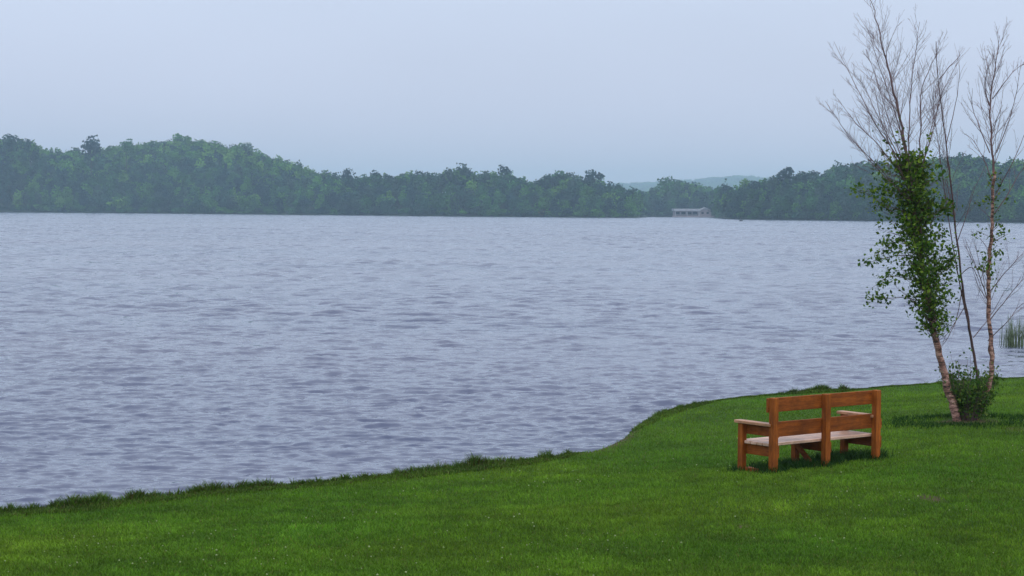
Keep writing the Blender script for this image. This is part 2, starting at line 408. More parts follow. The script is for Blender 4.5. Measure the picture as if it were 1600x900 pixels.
# low hills kilometres away
hb = np.linspace(-900, 2500, 240)
def far_top(b): return EYE+(hor(b)-np.interp(b, [-900, 300, 800, 940, 990, 1040, 1085, 1120, 1150, 1175, 1200, 1300, 1700, 2500], [300, 292, 290, 288, 286, 284, 279, 276, 274, 274, 279, 290, 288, 296]))*5200/F
hd = np.linspace(4500, 6200, 24)
B, DT = np.meshgrid(hb, hd)
ZH = (far_top(B)-10)*np.sin(np.clip((DT-4500)/1400, 0, 1)*math.pi/2)+4*fbm(B*.02, DT*.004, 4)
i = (np.arange(23)[:, None]*240+np.arange(239)[None]).ravel()
tag(np_mesh('far_hills', np.stack([((B-800)/F*DT).ravel(), DT.ravel(), ZH.ravel()], 1), np.stack([i, i+1, i+241, i+240], 1), M_floor, smooth=True), kind='structure')

# ------------------------------------------------------------------ crowns
def crown_template(nq, seed, shape='round', q=.12):
    """leaf clumps on several lobes; unit crown: radius ~1, z 0..~2. returns centres, normals, size, lobe tone"""
    r = np.random.default_rng(seed); nl = r.integers(7, 12); L = []
    for k in range(nl):
        a = r.random()*6.28; h = r.random()
        if shape == 'round': rr = .62*math.sqrt(r.random())*(1-.45*h); z = .35+1.25*h; s = .34+.25*r.random()
        elif shape == 'flat': rr = .8*math.sqrt(r.random()); z = 1.15+.5*h; s = .28+.2*r.random()
        elif shape == 'spire': rr = .45*(1-h)*r.random(); z = .3+1.55*h; s = .45*(1-h)+.16
        elif shape == 'shrub': rr = .8*math.sqrt(r.random())*(1-.3*h); z = .3+.9*h; s = .35+.2*r.random()
        L.append((rr*math.cos(a), rr*math.sin(a), z, s, .8+.4*r.random()))
    L = np.array(L); pk = r.choice(nl, nq, p=L[:, 3]**2/(L[:, 3]**2).sum())
    d = r.normal(size=(nq, 3)); d[:, 2] += .35; d /= np.linalg.norm(d, axis=1)[:, None]
    rad = L[pk, 3]*(1+.16*r.normal(size=nq))
    c = L[pk, :3]+d*rad[:, None]*np.array([1, 1, .85])
    nrm = d+.7*r.normal(size=(nq, 3)); nrm /= np.linalg.norm(nrm, axis=1)[:, None]
    return c, nrm, q*(.6+.8*r.random(nq)), L[pk, 4]
def quads(c, nrm, s, r):
    """one bent leaf-clump quad per centre"""
    ref = r.normal(size=c.shape); a = np.cross(nrm, ref); a /= np.linalg.norm(a, axis=1)[:, None]+1e-9; b = np.cross(nrm, a)
    s = s[:, None]
    v = np.stack([c-a*s, c-b*s*.7+nrm*s*.15, c+a*s, c+b*s*.7+nrm*s*.15], 1).reshape(-1, 3)
    return v, np.arange(len(c)*4).reshape(-1, 4)
TPL = {k: [crown_template(nq, s0+j, k, q_) for j in range(6)] for k, nq, s0, q_ in (('round', 430, 10, .10), ('flat', 300, 30, .11), ('spire', 300, 50, .10), ('shrub', 240, 70, .13))}
def crown(kind, var, x, y, z, w_, h_, rot, r, dense=1):
    c, nm, s, tone = TPL[kind][var]
    if dense < 1: kk = int(len(c)*dense); c, nm, s, tone = c[:kk], nm[:kk], s[:kk]/math.sqrt(dense), tone[:kk]
    cr_, sr = math.cos(rot), math.sin(rot)
    c2 = np.stack([(c[:, 0]*cr_-c[:, 1]*sr)*w_+x, (c[:, 0]*sr+c[:, 1]*cr_)*w_+y, c[:, 2]*h_/2+z], 1)
    v, q = quads(c2, nm, s*(w_+h_/2)/2*1.15, r)
    return v, q, np.repeat(tone, 4)
GREENS = np.array([(.026, .082, .052), (.042, .130, .044), (.072, .190, .038), (.016, .055, .055), (.115, .245, .042), (.042, .088, .062)])
V = []; Q = []; C = []; off = 0
fr = np.random.default_rng(21)
def put(kind, b, dd, w_, h_, colr, dense=1, zoff=0, dist=None, gz=None):
    global off
    d_ = sho(b)+dd if dist is None else dist
    z = float(ground_far(np.array(float(b)), np.array(float(dd)))) if gz is None else gz
    v, q, t = crown(kind, fr.integers(6), (b-800)/F*d_, d_, z+zoff, w_, h_, fr.random()*6.28, fr, dense)
    V.append(v); Q.append(q+off); off += len(v); C.append(np.clip(np.array(colr)[None]*t[:, None], 0, 1))
b = -420.0
while b < 2000:
    R_ = float(ridge(np.array(b)))
    dd = 2+fr.random()*3
    while dd < R_+12:
        b2 = b+fr.normal()*7; t = dd/R_
        p_ = np.array([.26, .22, .14, .22, .04, .12])
        hill = math.exp(-((b2-300)/190)**2)
        if t > .45: p_ = p_+hill*np.array([-.05, .1, .9, -.1, .9, .1]).clip(-.1)*t
        p_ = np.abs(p_)/np.abs(p_).sum()
        patch = vnoise(np.array(b2*.02), np.array(dd*.02+5))
        cc = GREENS[fr.choice(6, p=p_)]*(.8+.5*float(patch))
        h_ = 10+4.5*fr.random(); w_ = 3.6+2.2*fr.random()
        edge = t > .85
        put(('spire' if fr.random() < .09 else 'round'), b2, dd, w_, h_*(.75+.25*min(1, dd/15)), cc, dense=1 if (t < .3 or edge) else .6, zoff=.5 if dd < 15 else 1.5)
        dd += 6.5+fr.random()*3
    b += 13.5
b = -420.0
while b < 2000:                              # low bushes right down to the water
    put('shrub', b, 1.0+fr.random()*3, 2.6+1.8*fr.random(), 3.5+3*fr.random(), GREENS[fr.choice([0, 1, 3, 5, 2])]*(.7+.5*fr.random()), zoff=-.3); b += 5.5+3*fr.random()
# thin distant cover of the low hills
for k in range(1500):
    b = fr.uniform(850, 1400); d_ = 4650+1300*fr.random()
    z = float((far_top(b)-10)*math.sin(min(1, (d_-4500)/1400)*math.pi/2)+2)
    put('round', b, 0, 14, 17+4*fr.random(), GREENS[fr.integers(3)], dense=.22, dist=d_, gz=z-2)
fo = np_mesh('forest', np.concatenate(V), np.concatenate(Q), M_far, col=np.concatenate(C))
tag(fo, 'hazy dark green wood covering the far shore and hills of the lake', 'forest', kind='stuff')

# individual trees that stand out of the wood
def far_tree(kind, b, dd, top_px, w_, h_, colr, label, name='tree', base=None):
    d_ = float(sho(b))+dd
    top = EYE+(hor(b)-top_px)*d_/F; g = float(ground_far(np.array(float(b)), np.array(float(dd))))
    z0 = top-h_ if base is None else base
    rt = empty(name, ((b-800)/F*d_, d_, min(g, z0)))
    r = np.random.default_rng(int(b)*7+int(dd))
    v, q, t = crown(kind, int(r.integers(6)), 0, 0, z0-min(g, z0), w_, h_*1.03, r.random()*6, r)
    np_mesh('crown', v, q, M_far, rt, col=np.array(colr)[None]*t[:, None])
    mb = MB(); hh = z0-min(g, z0)+h_*.75
    mb.tube([(0, 0, -.5), (.1, 0, hh*.4), (-.1, .1, hh*.75), (.05, 0, hh)], [.38, .3, .2, .06], 6)
    for k in range(5):
        a = k*1.3; z1 = hh*(.5+.09*k)
        mb.tube([(0, 0, z1), (w_*.35*math.cos(a), w_*.35*math.sin(a), z1+h_*.12), (w_*.6*math.cos(a), w_*.6*math.sin(a), z1+h_*.22)], [.15, .09, .03], 4)
    mb.build('trunk', M_ftrunk, rt)
    return tag(rt, label, 'tree' if name == 'tree' else 'bush', 'trees that stand out of the far wood')
G = GREENS
far_tree('round', 18, 60, 210, 10, 16, G[0], 'broad dark tree topping the skyline at the far left edge')
far_tree('round', 142, 62, 215, 8, 20, G[3], 'dark flat-topped tree rising above the ridge left of the hill')
far_tree('round', 197, 70, 214, 5.5, 14, G[1]*1.1, 'small pale rounded tree just right of the dark flat-topped tree')
far_tree('flat', 283, 245, 211, 7, 14, G[2], 'ragged light green tree on the very top of the hill')
far_tree('flat', 384, 205, 224, 5.5, 13, G[1], 'small umbrella-shaped tree on the right shoulder of the hill')
far_tree('spire', 468, 120, 250, 4, 14, G[0], 'narrow dark tree low on the right slope of the hill')
far_tree('round', 543, 66, 263, 4.5, 14, G[3], 'small dark tree standing alone on the skyline right of the hill')
far_tree('round', 586, 66, 262, 4.6, 15, G[3], 'dark rounded tree on the skyline, second right of the hill')
far_tree('round', 724, 70, 258, 6.5, 16, G[5], 'low broad tree at the middle of the far wooded skyline')
far_tree('round', 786, 60, 259, 6.5, 16, G[3]*.9, 'dark double-domed tree above the middle of the far shore')
far_tree('round', 868, 64, 264, 7.5, 15, G[1]*1.15, 'pale broad tree on the skyline right of the dark domed one')
far_tree('flat', 928, 55, 268, 6, 15, G[3], 'dark ragged tree on the last rise before the inlet')
far_tree('round', 1042, 45, 276, 9, 17, G[1]*1.2, 'large pale round tree above the left end of the lakeside building')
far_tree('round', 1078, 48, 284, 9, 15, G[2], 'pale green tree directly above the roof of the lakeside building')
far_tree('spire', 1131, 45, 279, 4, 17, G[0], 'narrow pointed tree at the right side of the inlet')
far_tree('round', 1163, 50, 280, 5, 14, G[4], 'bright green tree at the start of the right-hand wood')
far_tree('flat', 1226, 55, 262, 5.5, 15, G[3], 'mushroom-shaped tree sticking up on the right-hand skyline')
far_tree('round', 1502, 100, 240, 11, 17, G[0], 'tall broad dark tree behind the tops of the bare birch stems')
far_tree('shrub', 186, 5, 296, 9, 13, G[4], 'bright green bushy tree at the water below the hill', base=.6)
far_tree('shrub', 112, 5, 302, 8, 11, G[2], 'mid green spreading tree at the water near the left edge', base=.6)
far_tree('round', 662, 12, 297, 7, 12, G[2], 'light green rounded tree halfway up the middle of the far wood')
far_tree('shrub', 848, 2, 323, 3.5, 5, (.17, .15, .035), 'small yellowish bush at the water before the inlet', name='bush', base=.5)

# ------------------------------------------------------------------ lakeside building and marker buoy
bd = 1270.0
bt = empty('lakeside_building', (gx(1052, bd), bd, .9)); bt.rotation_euler.z = R(2); bt.scale = (1, 1, .84)
mb = MB(); mb.box((8.4, 4, 2.4), (16.4, 7.4, 4.0), .03); mb.build('wall', M_wall, bt)
mb = MB(); mb.box((8.2, 1.2, 4.7), (17.6, 13, 1.9), .05); mb.build('roof', M_white, bt)
for k in range(3):
    mb = MB(); mb.box((.4+k*7.8, -4.6, 1.9), (.5, .5, 4.75), .03); mb.build('pillar', M_white, bt)
for k in range(4):
    mb = MB(); mb.box((2.4+k*3.9, .24, 2.2), (2.8, .16, 1.9), .02); wn = mb.build('window', M_glass, bt)
mb = MB(); mb.box((20.6, 3, 2.2), (7.9, 8.5, 5.0), .03); wg = mb.build('wing', M_wall, bt)
mb = MB(); mb.add([(16.2, -1.9, 4.72), (25, -1.9, 4.72), (20.6, -1.9, 6.8), (16.2, 7.9, 4.72), (25, 7.9, 4.72), (20.6, 7.9, 6.8)],
                  [(0, 2, 5, 3), (1, 4, 5, 2), (0, 3, 4, 1)], [(0, 1, 2), (3, 5, 4)]); mb.build('wing_roof', M_roof, bt)
for k in range(2):
    mb = MB(); mb.box((18.8+3.4*k, -1.32, 2.4), (1.6, .14, 1.6), .02); mb.build('window', M_glass, bt)
mb = MB(); mb.box((12, -6, -.3), (27, 4.2, 1.0), .05); mb.build('terrace', M_wall, bt)
tag(bt, 'low white-roofed building on the far shore of the inlet', 'building')

dy = 4/15.0*F
bo = empty('marker_buoy', (gx(1157, dy), dy, 0))
mb = MB(); mb.tube([(0, 0, -.4), (0, 0, 0), (0, 0, .45), (0, 0, .62)], [.6, .75, .75, .4], 12); mb.build('float', M_buoy, bo, True)
mb = MB(); mb.tube([(0, 0, .6), (0, 0, 1.3)], .16, 8); mb.build('mast', M_buoy, bo, True)
mb = MB(); mb.tube([(0, 0, 1.25), (0, 0, 1.3), (0, 0, 1.65), (0, 0, 1.7)], [.05, .42, .42, .05], 10); mb.build('topmark', M_buoy, bo, True)
tag(bo, 'small dark marker buoy on the water right of the inlet', 'buoy')

# ------------------------------------------------------------------ bench
BZ = float(lawn_z(np.array([BENCH[0]+.5]), np.array([BENCH[1]+.7]))[0])-.01
TH = R(38)
bench = empty('park_bench', (BENCH[0], BENCH[1], BZ), TH); bench.scale = (1, 1, 1.11)
tag(bench, 'orange-brown stained wooden bench with its back to the viewer, facing the lake', 'bench')
L, DP = 2.08, .60                         # post centre to post centre
P = .09
def part(name, mat, *boxes, parent=bench):
    mb = MB()
    for bx_ in boxes: mb.box(*bx_[:2], b=.005, M=bx_[2] if len(bx_) > 2 else None)
    return mb.build(name, mat, parent)
for x in (0, L/2, L):
    part('back_post', M_bz, ((x, 0, .455), (P*1.05, P*1.05, .99)))
for x in (0, L):
    part('front_post', M_bz, ((x, DP, .28), (P, P, .62)))
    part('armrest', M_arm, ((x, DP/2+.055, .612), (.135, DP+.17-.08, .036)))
    part('side_board', M_by, ((x+.058, DP/2, .52), (.032, DP+.085, .12)))
    part('side_board', M_by, ((x+.058, DP/2, .285), (.032, DP+.085, .15)))
part('foot_board', M_by, ((0, DP/2-.02, .028), (.085, DP-.16, .05)))
part('front_leg', M_bz, ((L/2, DP-.02, .11), (P, P, .34)))
part('seat_beam', M_by, ((L/2+.062, DP/2-.01, .275), (.034, DP+.05, .13)))
part('brace', M_by, ((L/2-.07, DP*.55, .15), (.04, .5, .07), Matrix.Rotation(R(38), 4, 'X')))
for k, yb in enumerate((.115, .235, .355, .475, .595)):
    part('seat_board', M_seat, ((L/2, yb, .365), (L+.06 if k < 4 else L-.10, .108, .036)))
part('back_rail', M_bx, ((L/2, .066, .855), (L+.13, .038, .175)))
part('back_rail', M_bx, ((L/2, .066, .550), (L-.0, .038, .185)))

# ------------------------------------------------------------------ birches
def smooth_poly(pts, n):
    pts = np.asarray(pts, float); d = np.r_[0, np.cumsum(np.linalg.norm(np.diff(pts, axis=0), axis=1))]
    t = np.linspace(0, d[-1], n); out_ = np.stack([np.interp(t, d, pts[:, k]) for k in range(3)], 1)
    for _ in range(2): out_[1:-1] = (out_[:-2]+2*out_[1:-1]+out_[2:])/4
    return out_
class Tree:
    def __init__(s, seed): s.r = np.random.default_rng(seed); s.tr = MB(); s.br = MB(); s.leafpts = []
    def stem(s, pts, r0, r1, n=26, mb=None, sides=9, jit=.012):
        p = smooth_poly(pts, n); p[1:-1] += s.r.normal(size=(n-2, 3))*jit*min(1, r0*30)
        rad = np.linspace(r0, r1, n)*(1+.05*s.r.normal(size=n)); (mb or s.tr).tube(p, rad, sides); return p
    def twig(s, o, d, ln, r0, up=.5, n=7, wob=.10):
        d = np.array(d, float); d /= np.linalg.norm(d); p = [np.array(o, float)]
        for k in range(n-1):
            d = d+np.array([0, 0, up/n])+s.r.normal(size=3)*wob; d /= np.linalg.norm(d); p.append(p[-1]+d*ln/(n-1))
        p = np.array(p); s.br.tube(p, np.linspace(r0, max(.0013, r0*.25), n), 4 if r0 < .012 else 5, cap=False); return p
    def fan(s, p, t0, t1, num, ln, r0, spread=.55, lvl=1, bias=(0, 0, 0), up=.5, sub=6, leaf=None):
        """ascending side shoots along polyline p, each with finer twigs"""
        for k in range(num):
            t = t0+(t1-t0)*s.r.random(); i_ = t*(len(p)-1); a = int(min(i_, len(p)-2)); o = p[a]+(p[a+1]-p[a])*(i_-a)
            tg = p[a+1]-p[a]; tg = tg/np.linalg.norm(tg); az = s.r.random()*6.28
            side = np.array([math.cos(az), math.sin(az), 0])
            d = tg*1+side*spread*(.6+.8*s.r.random())+np.array(bias)
            l = ln*(1-.55*(t-t0)/(t1-t0+1e-6))*(.55+.7*s.r.random())
            q = s.twig(o, d, l, r0*(.7+.5*s.r.random())*(1-.4*t), up)
            if leaf is not None: leaf.append(q)
            if lvl > 0: s.fan(q, .12, .95, sub, l*.42, r0*.45, spread*.95, lvl-1, up=up*.6, sub=max(2, sub-2), leaf=leaf)
def leaves(name, pts, parent, r, size=.055, n_per=6, spread=.07, mat=M_leaf, cols=((.050, .115, .012), (.115, .20, .020), (.20, .29, .03))):
    pts = np.asarray(pts); c = np.repeat(pts, n_per, 0)+r.normal(size=(len(pts)*n_per, 3))*spread
    nm = r.normal(size=c.shape)+np.array([0, -.2, .5]); nm /= np.linalg.norm(nm, axis=1)[:, None]
    s = size*(.24+.46*r.random(len(c))); v, q = quads(c, nm, s, r)
    cols = np.array(cols); k = r.choice(len(cols), len(c), p=[.5, .36, .14]); cc = cols[k]*(.75+.5*r.random(len(c)))[:, None]
    return np_mesh(name, v, q, mat, parent, col=np.repeat(cc, 4, 0))
SC = F/32.3
def tp(px, py, dy=0.):                    # metres right of / above the foot of the clump
    return ((px-1500)/SC-(py-657)*.0000, dy, (657-py)/SC)
TX, TY = gx(1500, 32.3), 32.3
TZ = float(lawn_z(np.array([TX]), np.array([TY]))[0])-.02

# leaning birch with the leafy middle
T = Tree(5); root = empty('birch_tree', (TX, TY, TZ))
tag(root, 'leaning birch with pinkish trunk, dense leafy middle and tall bare top', 'tree', 'young birches of one clump by the shore')
m1 = T.stem([tp(1502, 664), tp(1497, 645), tp(1484, 600, .02), tp(1472, 555, .03), tp(1461, 510), tp(1452, 470), tp(1442, 420), tp(1433, 360, .05), tp(1425, 300), tp(1418, 260)], .072, .022, 40)
m2 = T.stem([tp(1418, 260), tp(1408, 207), tp(1393, 147, -.05), tp(1383, 107), tp(1375, 77), tp(1365, 37), tp(1352, -4)], .026, .005, 26, T.br, 6)
s2 = T.stem([tp(1438, 380), tp(1440, 320, .1), tp(1437, 247, .18), tp(1440, 200, .2), tp(1438, 143, .25), tp(1448, 110, .3), tp(1470, 72, .3)], .019, .004, 24, T.br, 6)
s3 = T.stem([tp(1428, 320), tp(1414, 250, -.15), tp(1413, 200, -.2), tp(1415, 133, -.2), tp(1422, 70, -.25), tp(1426, 35, -.25)], .015, .003, 22, T.br, 5)
fans = [[(1422, 280), (1385, 215), (1350, 150), (1335, 118)], [(1425, 300), (1375, 225), (1335, 185), (1313, 150)], [(1428, 320), (1390, 240), (1365, 200), (1348, 140)],
        [(1420, 270), (1370, 200), (1330, 120), (1302, 62)], [(1424, 290), (1390, 200), (1368, 125), (1350, 75)], [(1430, 330), (1380, 265), (1330, 215), (1290, 155)],
        [(1418, 262), (1395, 190), (1360, 110), (1330, 40)], [(1437, 260), (1455, 200), (1462, 150), (1490, 95)], [(1437, 300), (1448, 235), (1468, 190), (1480, 130)],
        [(1428, 315), (1375, 275), (1335, 235), (1320, 218)]]
LOW = []
for k, f_ in enumerate(fans):
    dy = T.r.normal()*.45; q = T.stem([tp(x, y, dy*j/3) for j, (x, y) in enumerate(f_)], .0105, .0025, 16, T.br, 5); LOW.append(q[1:6]+T.r.normal(size=(5, 3))*.05)
    T.fan(q, .1, .98, 15, .85, .0034, .72, 1, (-.05, 0, .1), sub=7, up=.3)
T.fan(m2, .02, .97, 52, 1.2, .0046, .75, 1, (-.05, 0, .1), sub=5)
T.fan(s2, .35, .97, 26, .85, .004, .7, 1, (.05, 0, .1), sub=4)
T.fan(s3, .35, .97, 22, .75, .0036, .65, 1, (0, 0, .1), sub=4)
# leafy zone: twigs + leaves
LF = []
T.fan(m1, .42, 1.0, 46, .75, .009, .8, 1, (0, 0, .1), sub=5, leaf=LF)
T.fan(s2, .02, .38, 10, .5, .006, .7, 1, sub=3, leaf=LF); T.fan(s3, .02, .3, 6, .5, .006, .7, 1, sub=3, leaf=LF)
wisps = [[(1442, 400), (1405, 395), (1372, 405), (1350, 412)], [(1450, 470), (1415, 462), (1385, 466), (1362, 468)], [(1440, 385), (1410, 372), (1385, 378), (1365, 398)],
         [(1432, 350), (1395, 330), (1360, 305), (1330, 288)], [(1430, 330), (1400, 300), (1368, 290), (1345, 300)], [(1448, 445), (1415, 430), (1388, 428), (1358, 452)],
         [(1452, 350), (1462, 325), (1472, 320), (1480, 325)], [(1450, 440), (1475, 415), (1485, 400), (1487, 390)]]
wl = []
for k, f_ in enumerate(wisps):
    dy = T.r.normal()*.3; q = T.stem([tp(x, y, dy*j/3) for j, (x, y) in enumerate(f_)], .009, .002, 12, T.br, 4)
    T.fan(q, .45, .98, 4, .22, .003, .7, 0, leaf=wl); wl.append(q[6:])
allp = np.concatenate(LF); 
# keep foliage inside the crown's measured envelope (height -> left / right limit in metres)
eh = np.array([155, 190, 240, 300, 350, 400, 420])/100.0
zz = (657-np.array([512, 480, 440, 400, 350, 300, 262, 240]))/SC
lf = (np.array([1447, 1428, 1408, 1390, 1374, 1360, 1358, 1375])-1500)/SC; rt = (np.array([1476, 1490, 1494, 1490, 1476, 1470, 1468, 1450])-1500)/SC
inside = (allp[:, 2] > zz[0]) & (allp[:, 2] < zz[-1]) & (allp[:, 0] > np.interp(allp[:, 2], zz, lf)) & (allp[:, 0] < np.interp(allp[:, 2], zz, rt))
allp = allp[inside]
ex = []                                   # clumps on short spurs that fill the crown unevenly
for k in range(540):
    z_ = zz[0]+(zz[-1]-zz[0])*T.r.random()**1.15; u = T.r.uniform(.0, 1) if T.r.random() < .65 else T.r.normal(.5, .16); a_, b_ = np.interp(z_, zz, lf), np.interp(z_, zz, rt)
    ex.append((a_+(b_-a_)*u, T.r.normal()*.26*(1 if z_ > 1.9 else .6), z_))
ex = np.array(ex)
for e_ in ex[::2]:
    i_ = np.argmin(np.abs(m1[:, 2]-(e_[2]-.25))); T.br.tube([m1[i_], (m1[i_]+e_)/2+T.r.normal(size=3)*.03, e_], [.006, .004, .002], 4, False)
T.tr.build('trunk', M_bark, root, True); T.br.build('branches', M_twig, root)
keep = allp[T.r.random(len(allp)) < .62]
lp = np.concatenate([keep, np.repeat(ex, 2, 0), np.concatenate(wl), np.concatenate(LOW), m2[1:7]+T.r.normal(size=(6, 3))*.06])
leaves('foliage', lp, root, T.r, .066, 3, .06)

# slender dark bare birch, two stems from one foot
T = Tree(8); root = empty('birch_tree', (TX+.02, TY+.35, TZ))
tag(root, 'slender dark leafless birch, middle stems of the clump', 'tree', 'young birches of one clump by the shore')
a = T.stem([tp(1537, 668), tp(1540, 620), tp(1534, 572), tp(1523, 520), tp(1510, 443), tp(1500, 377), tp(1493, 313), tp(1483, 240), tp(1473, 167), tp(1465, 117), tp(1462, 60)], .028, .005, 44, sides=7, jit=.006)
b_ = T.stem([tp(1526, 530), tp(1512, 480, -.1), tp(1498, 417, -.12), tp(1487, 357, -.1), tp(1477, 297, -.1), tp(1470, 230), tp(1461, 167, .1), tp(1462, 120, .1)], .013, .003, 34, sides=6, jit=.005)
T.fan(a, .50, .98, 34, .95, .0045, .5, 1, (.04, 0, .1), sub=4); T.fan(b_, .5, .98, 16, .8, .005, .5, 1, sub=4)
for f_ in ([(1507, 430), (1525, 410), (1540, 450), (1548, 475)], [(1515, 478), (1498, 500), (1482, 525), (1468, 535)], [(1511, 450), (1500, 500), (1480, 540), (1472, 545)], [(1500, 380), (1515, 330), (1525, 290), (1545, 250)],
           [(1490, 300), (1478, 330), (1460, 340), (1452, 322)], [(1480, 225), (1495, 150), (1500, 100), (1497, 80)], [(1466, 120), (1480, 100), (1495, 85), (1500, 72)], [(1524, 525), (1545, 505), (1562, 480), (1585, 440)]):
    q = T.stem([tp(x, y, T.r.normal()*.1) for x, y in f_], .008, .0025, 14, T.br, 4); T.fan(q, .3, .95, 4, .45, .0035, .5, 0)
T.tr.build('trunk', M_dark, root, True); T.br.build('branches', M_twig, root)

# right birch
T = Tree(12); root = empty('birch_tree', (TX, TY+.1, TZ))
tag(root, 'upright thin birch at the right of the clump with sparse leaves along its trunk', 'tree', 'young birches of one clump by the shore')
a = T.stem([tp(1529, 664), tp(1533, 648), tp(1546, 615), tp(1556, 580), tp(1555, 557), tp(1549, 505), tp(1547, 463), tp(1548, 410), tp(1550, 363), tp(1552, 263)], .047, .024, 40, sides=8)
a2 = T.stem([tp(1552, 263), tp(1548, 220), tp(1545, 150), tp(1553, 93), tp(1558, 52)], .020, .004, 24, T.br, 6)
T.stem([tp(1534, 660, .1), tp(1545, 630, .12), tp(1563, 585, .15), tp(1561, 545, .2), tp(1556, 500, .2)], .018, .008, 14, T.br, 5)
T.fan(a2, .02, .98, 44, 1.0, .005, .6, 1, (0, 0, .05), sub=6); T.fan(a, .42, .98, 12, .9, .006, .6, 1, sub=4)
for f_ in ([(1556, 235), (1572, 190), (1583, 150), (1590, 90)], [(1552, 150), (1570, 120), (1585, 105), (1602, 92)], [(1556, 300), (1580, 240), (1605, 190), (1625, 160)], [(1549, 455), (1570, 425), (1590, 400), (1612, 380)],
           [(1549, 500), (1572, 470), (1595, 440), (1625, 410)], [(1546, 465), (1535, 440), (1520, 400), (1506, 370)], [(1550, 530), (1575, 495), (1590, 480), (1620, 455)], [(1546, 235), (1530, 200), (1520, 160), (1515, 135)],
           [(1552, 330), (1575, 300), (1600, 260), (1628, 235)], [(1547, 165), (1537, 130), (1536, 100), (1538, 88)], [(1550, 280), (1535, 240), (1518, 210), (1508, 205)]):
    q = T.stem([tp(x, y, T.r.normal()*.12) for x, y in f_], .009, .0025, 14, T.br, 4); T.fan(q, .3, .95, 6, .5, .004, .5, 1, sub=3)
lp = []
for k in range(70):
    py = T.r.uniform(262, 440) if k < 68 else T.r.uniform(440, 500); i_ = np.argmin(np.abs(a[:, 2]-(657-py)/SC)); w_ = .13 if 300 < py < 400 else .08
    lp.append(a[i_]+np.array([T.r.normal()*w_+.04, T.r.normal()*.1, T.r.normal()*.05]))
for px, py in ((1532, 353), (1528, 358), (1536, 362), (1537, 395), (1533, 408), (1540, 415), (1562, 372), (1564, 392), (1543, 425), (1560, 420), (1530, 415), (1560, 345)): lp += [np.array(tp(px+T.r.normal()*3, py+T.r.normal()*4, T.r.normal()*.1)) for _ in range(2)]
for e_ in lp[::3]:
    i_ = np.argmin(np.abs(a[:, 2]-(e_[2]-.15))); T.br.tube([a[i_], (a[i_]+e_)/2, e_], [.005, .003, .002], 4, False)
T.tr.build('trunk', M_bark, root, True); T.br.build('branches', M_twig, root)
leaves('foliage', lp, root, T.r, .06, 4, .055)

# bush between the feet of the birches
T = Tree(15); root = empty('bush', (TX+.22, TY+.12, TZ)); lp = []
for k in range(60):
    az = T.r.random()*6.28; o = np.array([.12*math.cos(az), .12*math.sin(az), 0]); sp = .15+.30*T.r.random()
    q = T.twig(o, (math.cos(az)*sp*1.2+.03, math.sin(az)*sp, 1), .42+.62*T.r.random(), .007, .15, 9, .06); lp.append(q[2:])
    T.fan(q, .3, .95, 3, .22, .003, .6, 0, leaf=lp)
for px, py in ((1490, 552), (1497, 560), (1516, 556), (1521, 552), (1485, 570)):
    q = smooth_poly([(0.05, 0, .1), ((px-1520)/SC*.6, 0, .6), ((px-1520)/SC, 0, (657-py)/SC)], 9); T.br.tube(q, np.linspace(.006, .002, 9), 4, False); lp.append(q[6:])
T.br.build('stems', M_twig, root)
lp = np.concatenate(lp); leaves('foliage', lp[T.r.random(len(lp)) < .6], root, T.r, .055, 3, .055, cols=((.045, .11, .016), (.09, .17, .02), (.18, .24, .05)))
tag(root, 'dark leafy bush between the feet of the birch trunks', 'bush')

# ------------------------------------------------------------------ reeds in the water at the right
yr = F*4/(541-hor(1585)); xr = gx(1592, yr); r = np.random.default_rng(4)
mb = MB()
for k in range(300):
    x0 = r.uniform(-.45, 1.4); y0 = r.uniform(-.35, .5); h_ = r.uniform(.45, .98)*(1 if x0 > -.25 else .8); lean = r.normal(size=2)*.07
    mb.tube([(x0, y0, -.3), (x0+lean[0]*.4, y0+lean[1]*.4, h_*.5), (x0+lean[0], y0+lean[1], h_)], [.009, .007, .002], 4, False)
M_reed = plain('reed_stems', (.12, .16, .08), .7, .6, 4)
rd = mb.build('reed_clump', M_reed); rd.location = (xr, yr, 0)
tag(rd, 'clump of tall thin reeds standing in the water at the right edge', 'reeds')

# ------------------------------------------------------------------ grass
def blades(name, x, y, z, h_, w_, lean, col, r):
    n_ = len(x); az = r.random(n_)*6.28; la = r.random(n_)*6.28
    dx, dy_ = np.cos(az)*w_/2, np.sin(az)*w_/2; lx, ly = np.cos(la)*lean*h_, np.sin(la)*lean*h_
    v = np.stack([np.stack([x-dx, y-dy_, z-.01], 1), np.stack([x+dx, y+dy_, z-.01], 1),
                  np.stack([x+dx*.7+lx*.35, y+dy_*.7+ly*.35, z+h_*.6], 1), np.stack([x-dx*.7+lx*.35, y-dy_*.7+ly*.35, z+h_*.6], 1),
                  np.stack([x+lx, y+ly, z+h_], 1)], 1).reshape(-1, 3)
    i_ = np.arange(n_)[:, None]*5
    return np_mesh(name, v, [i_+np.array([[0, 1, 2, 3]]), i_+np.array([[3, 2, 4]])], M_grass, col=np.repeat(col, 5, 0))
r = np.random.default_rng(31)
def lawn_pts(n_, y0=15.5, y1=46):
    # spread so that the density on the ground thins with distance
    y = 1/(1/y0+(1/y1-1/y0)*r.random(n_)); x = (r.random(n_)*2-1)*(.31*y+3.6)
    d = fast_dist(x, y); k = d > .05; return x[k], y[k], d[k]
x, y, d = lawn_pts(1150000)
k = r.random(len(x)) > np.maximum(soil_at(x, y), lip_at(x, d))
for (px, py, r_) in ((1460, 784, .22), (1165, 823, .13)):
    yy = F*(EYE-.5)/(py-hor(px)); k &= (np.hypot(x-gx(px, yy), (y-yy)*.6) > r_*.7) | (r.random(len(x)) < .25)
x, y, d = x[k], y[k], d[k]
g1 = fbm(x*.35+9, y*.35, 4); g2 = fbm(x*1.6, y*1.6+4, 3); g3 = r.random(len(x))
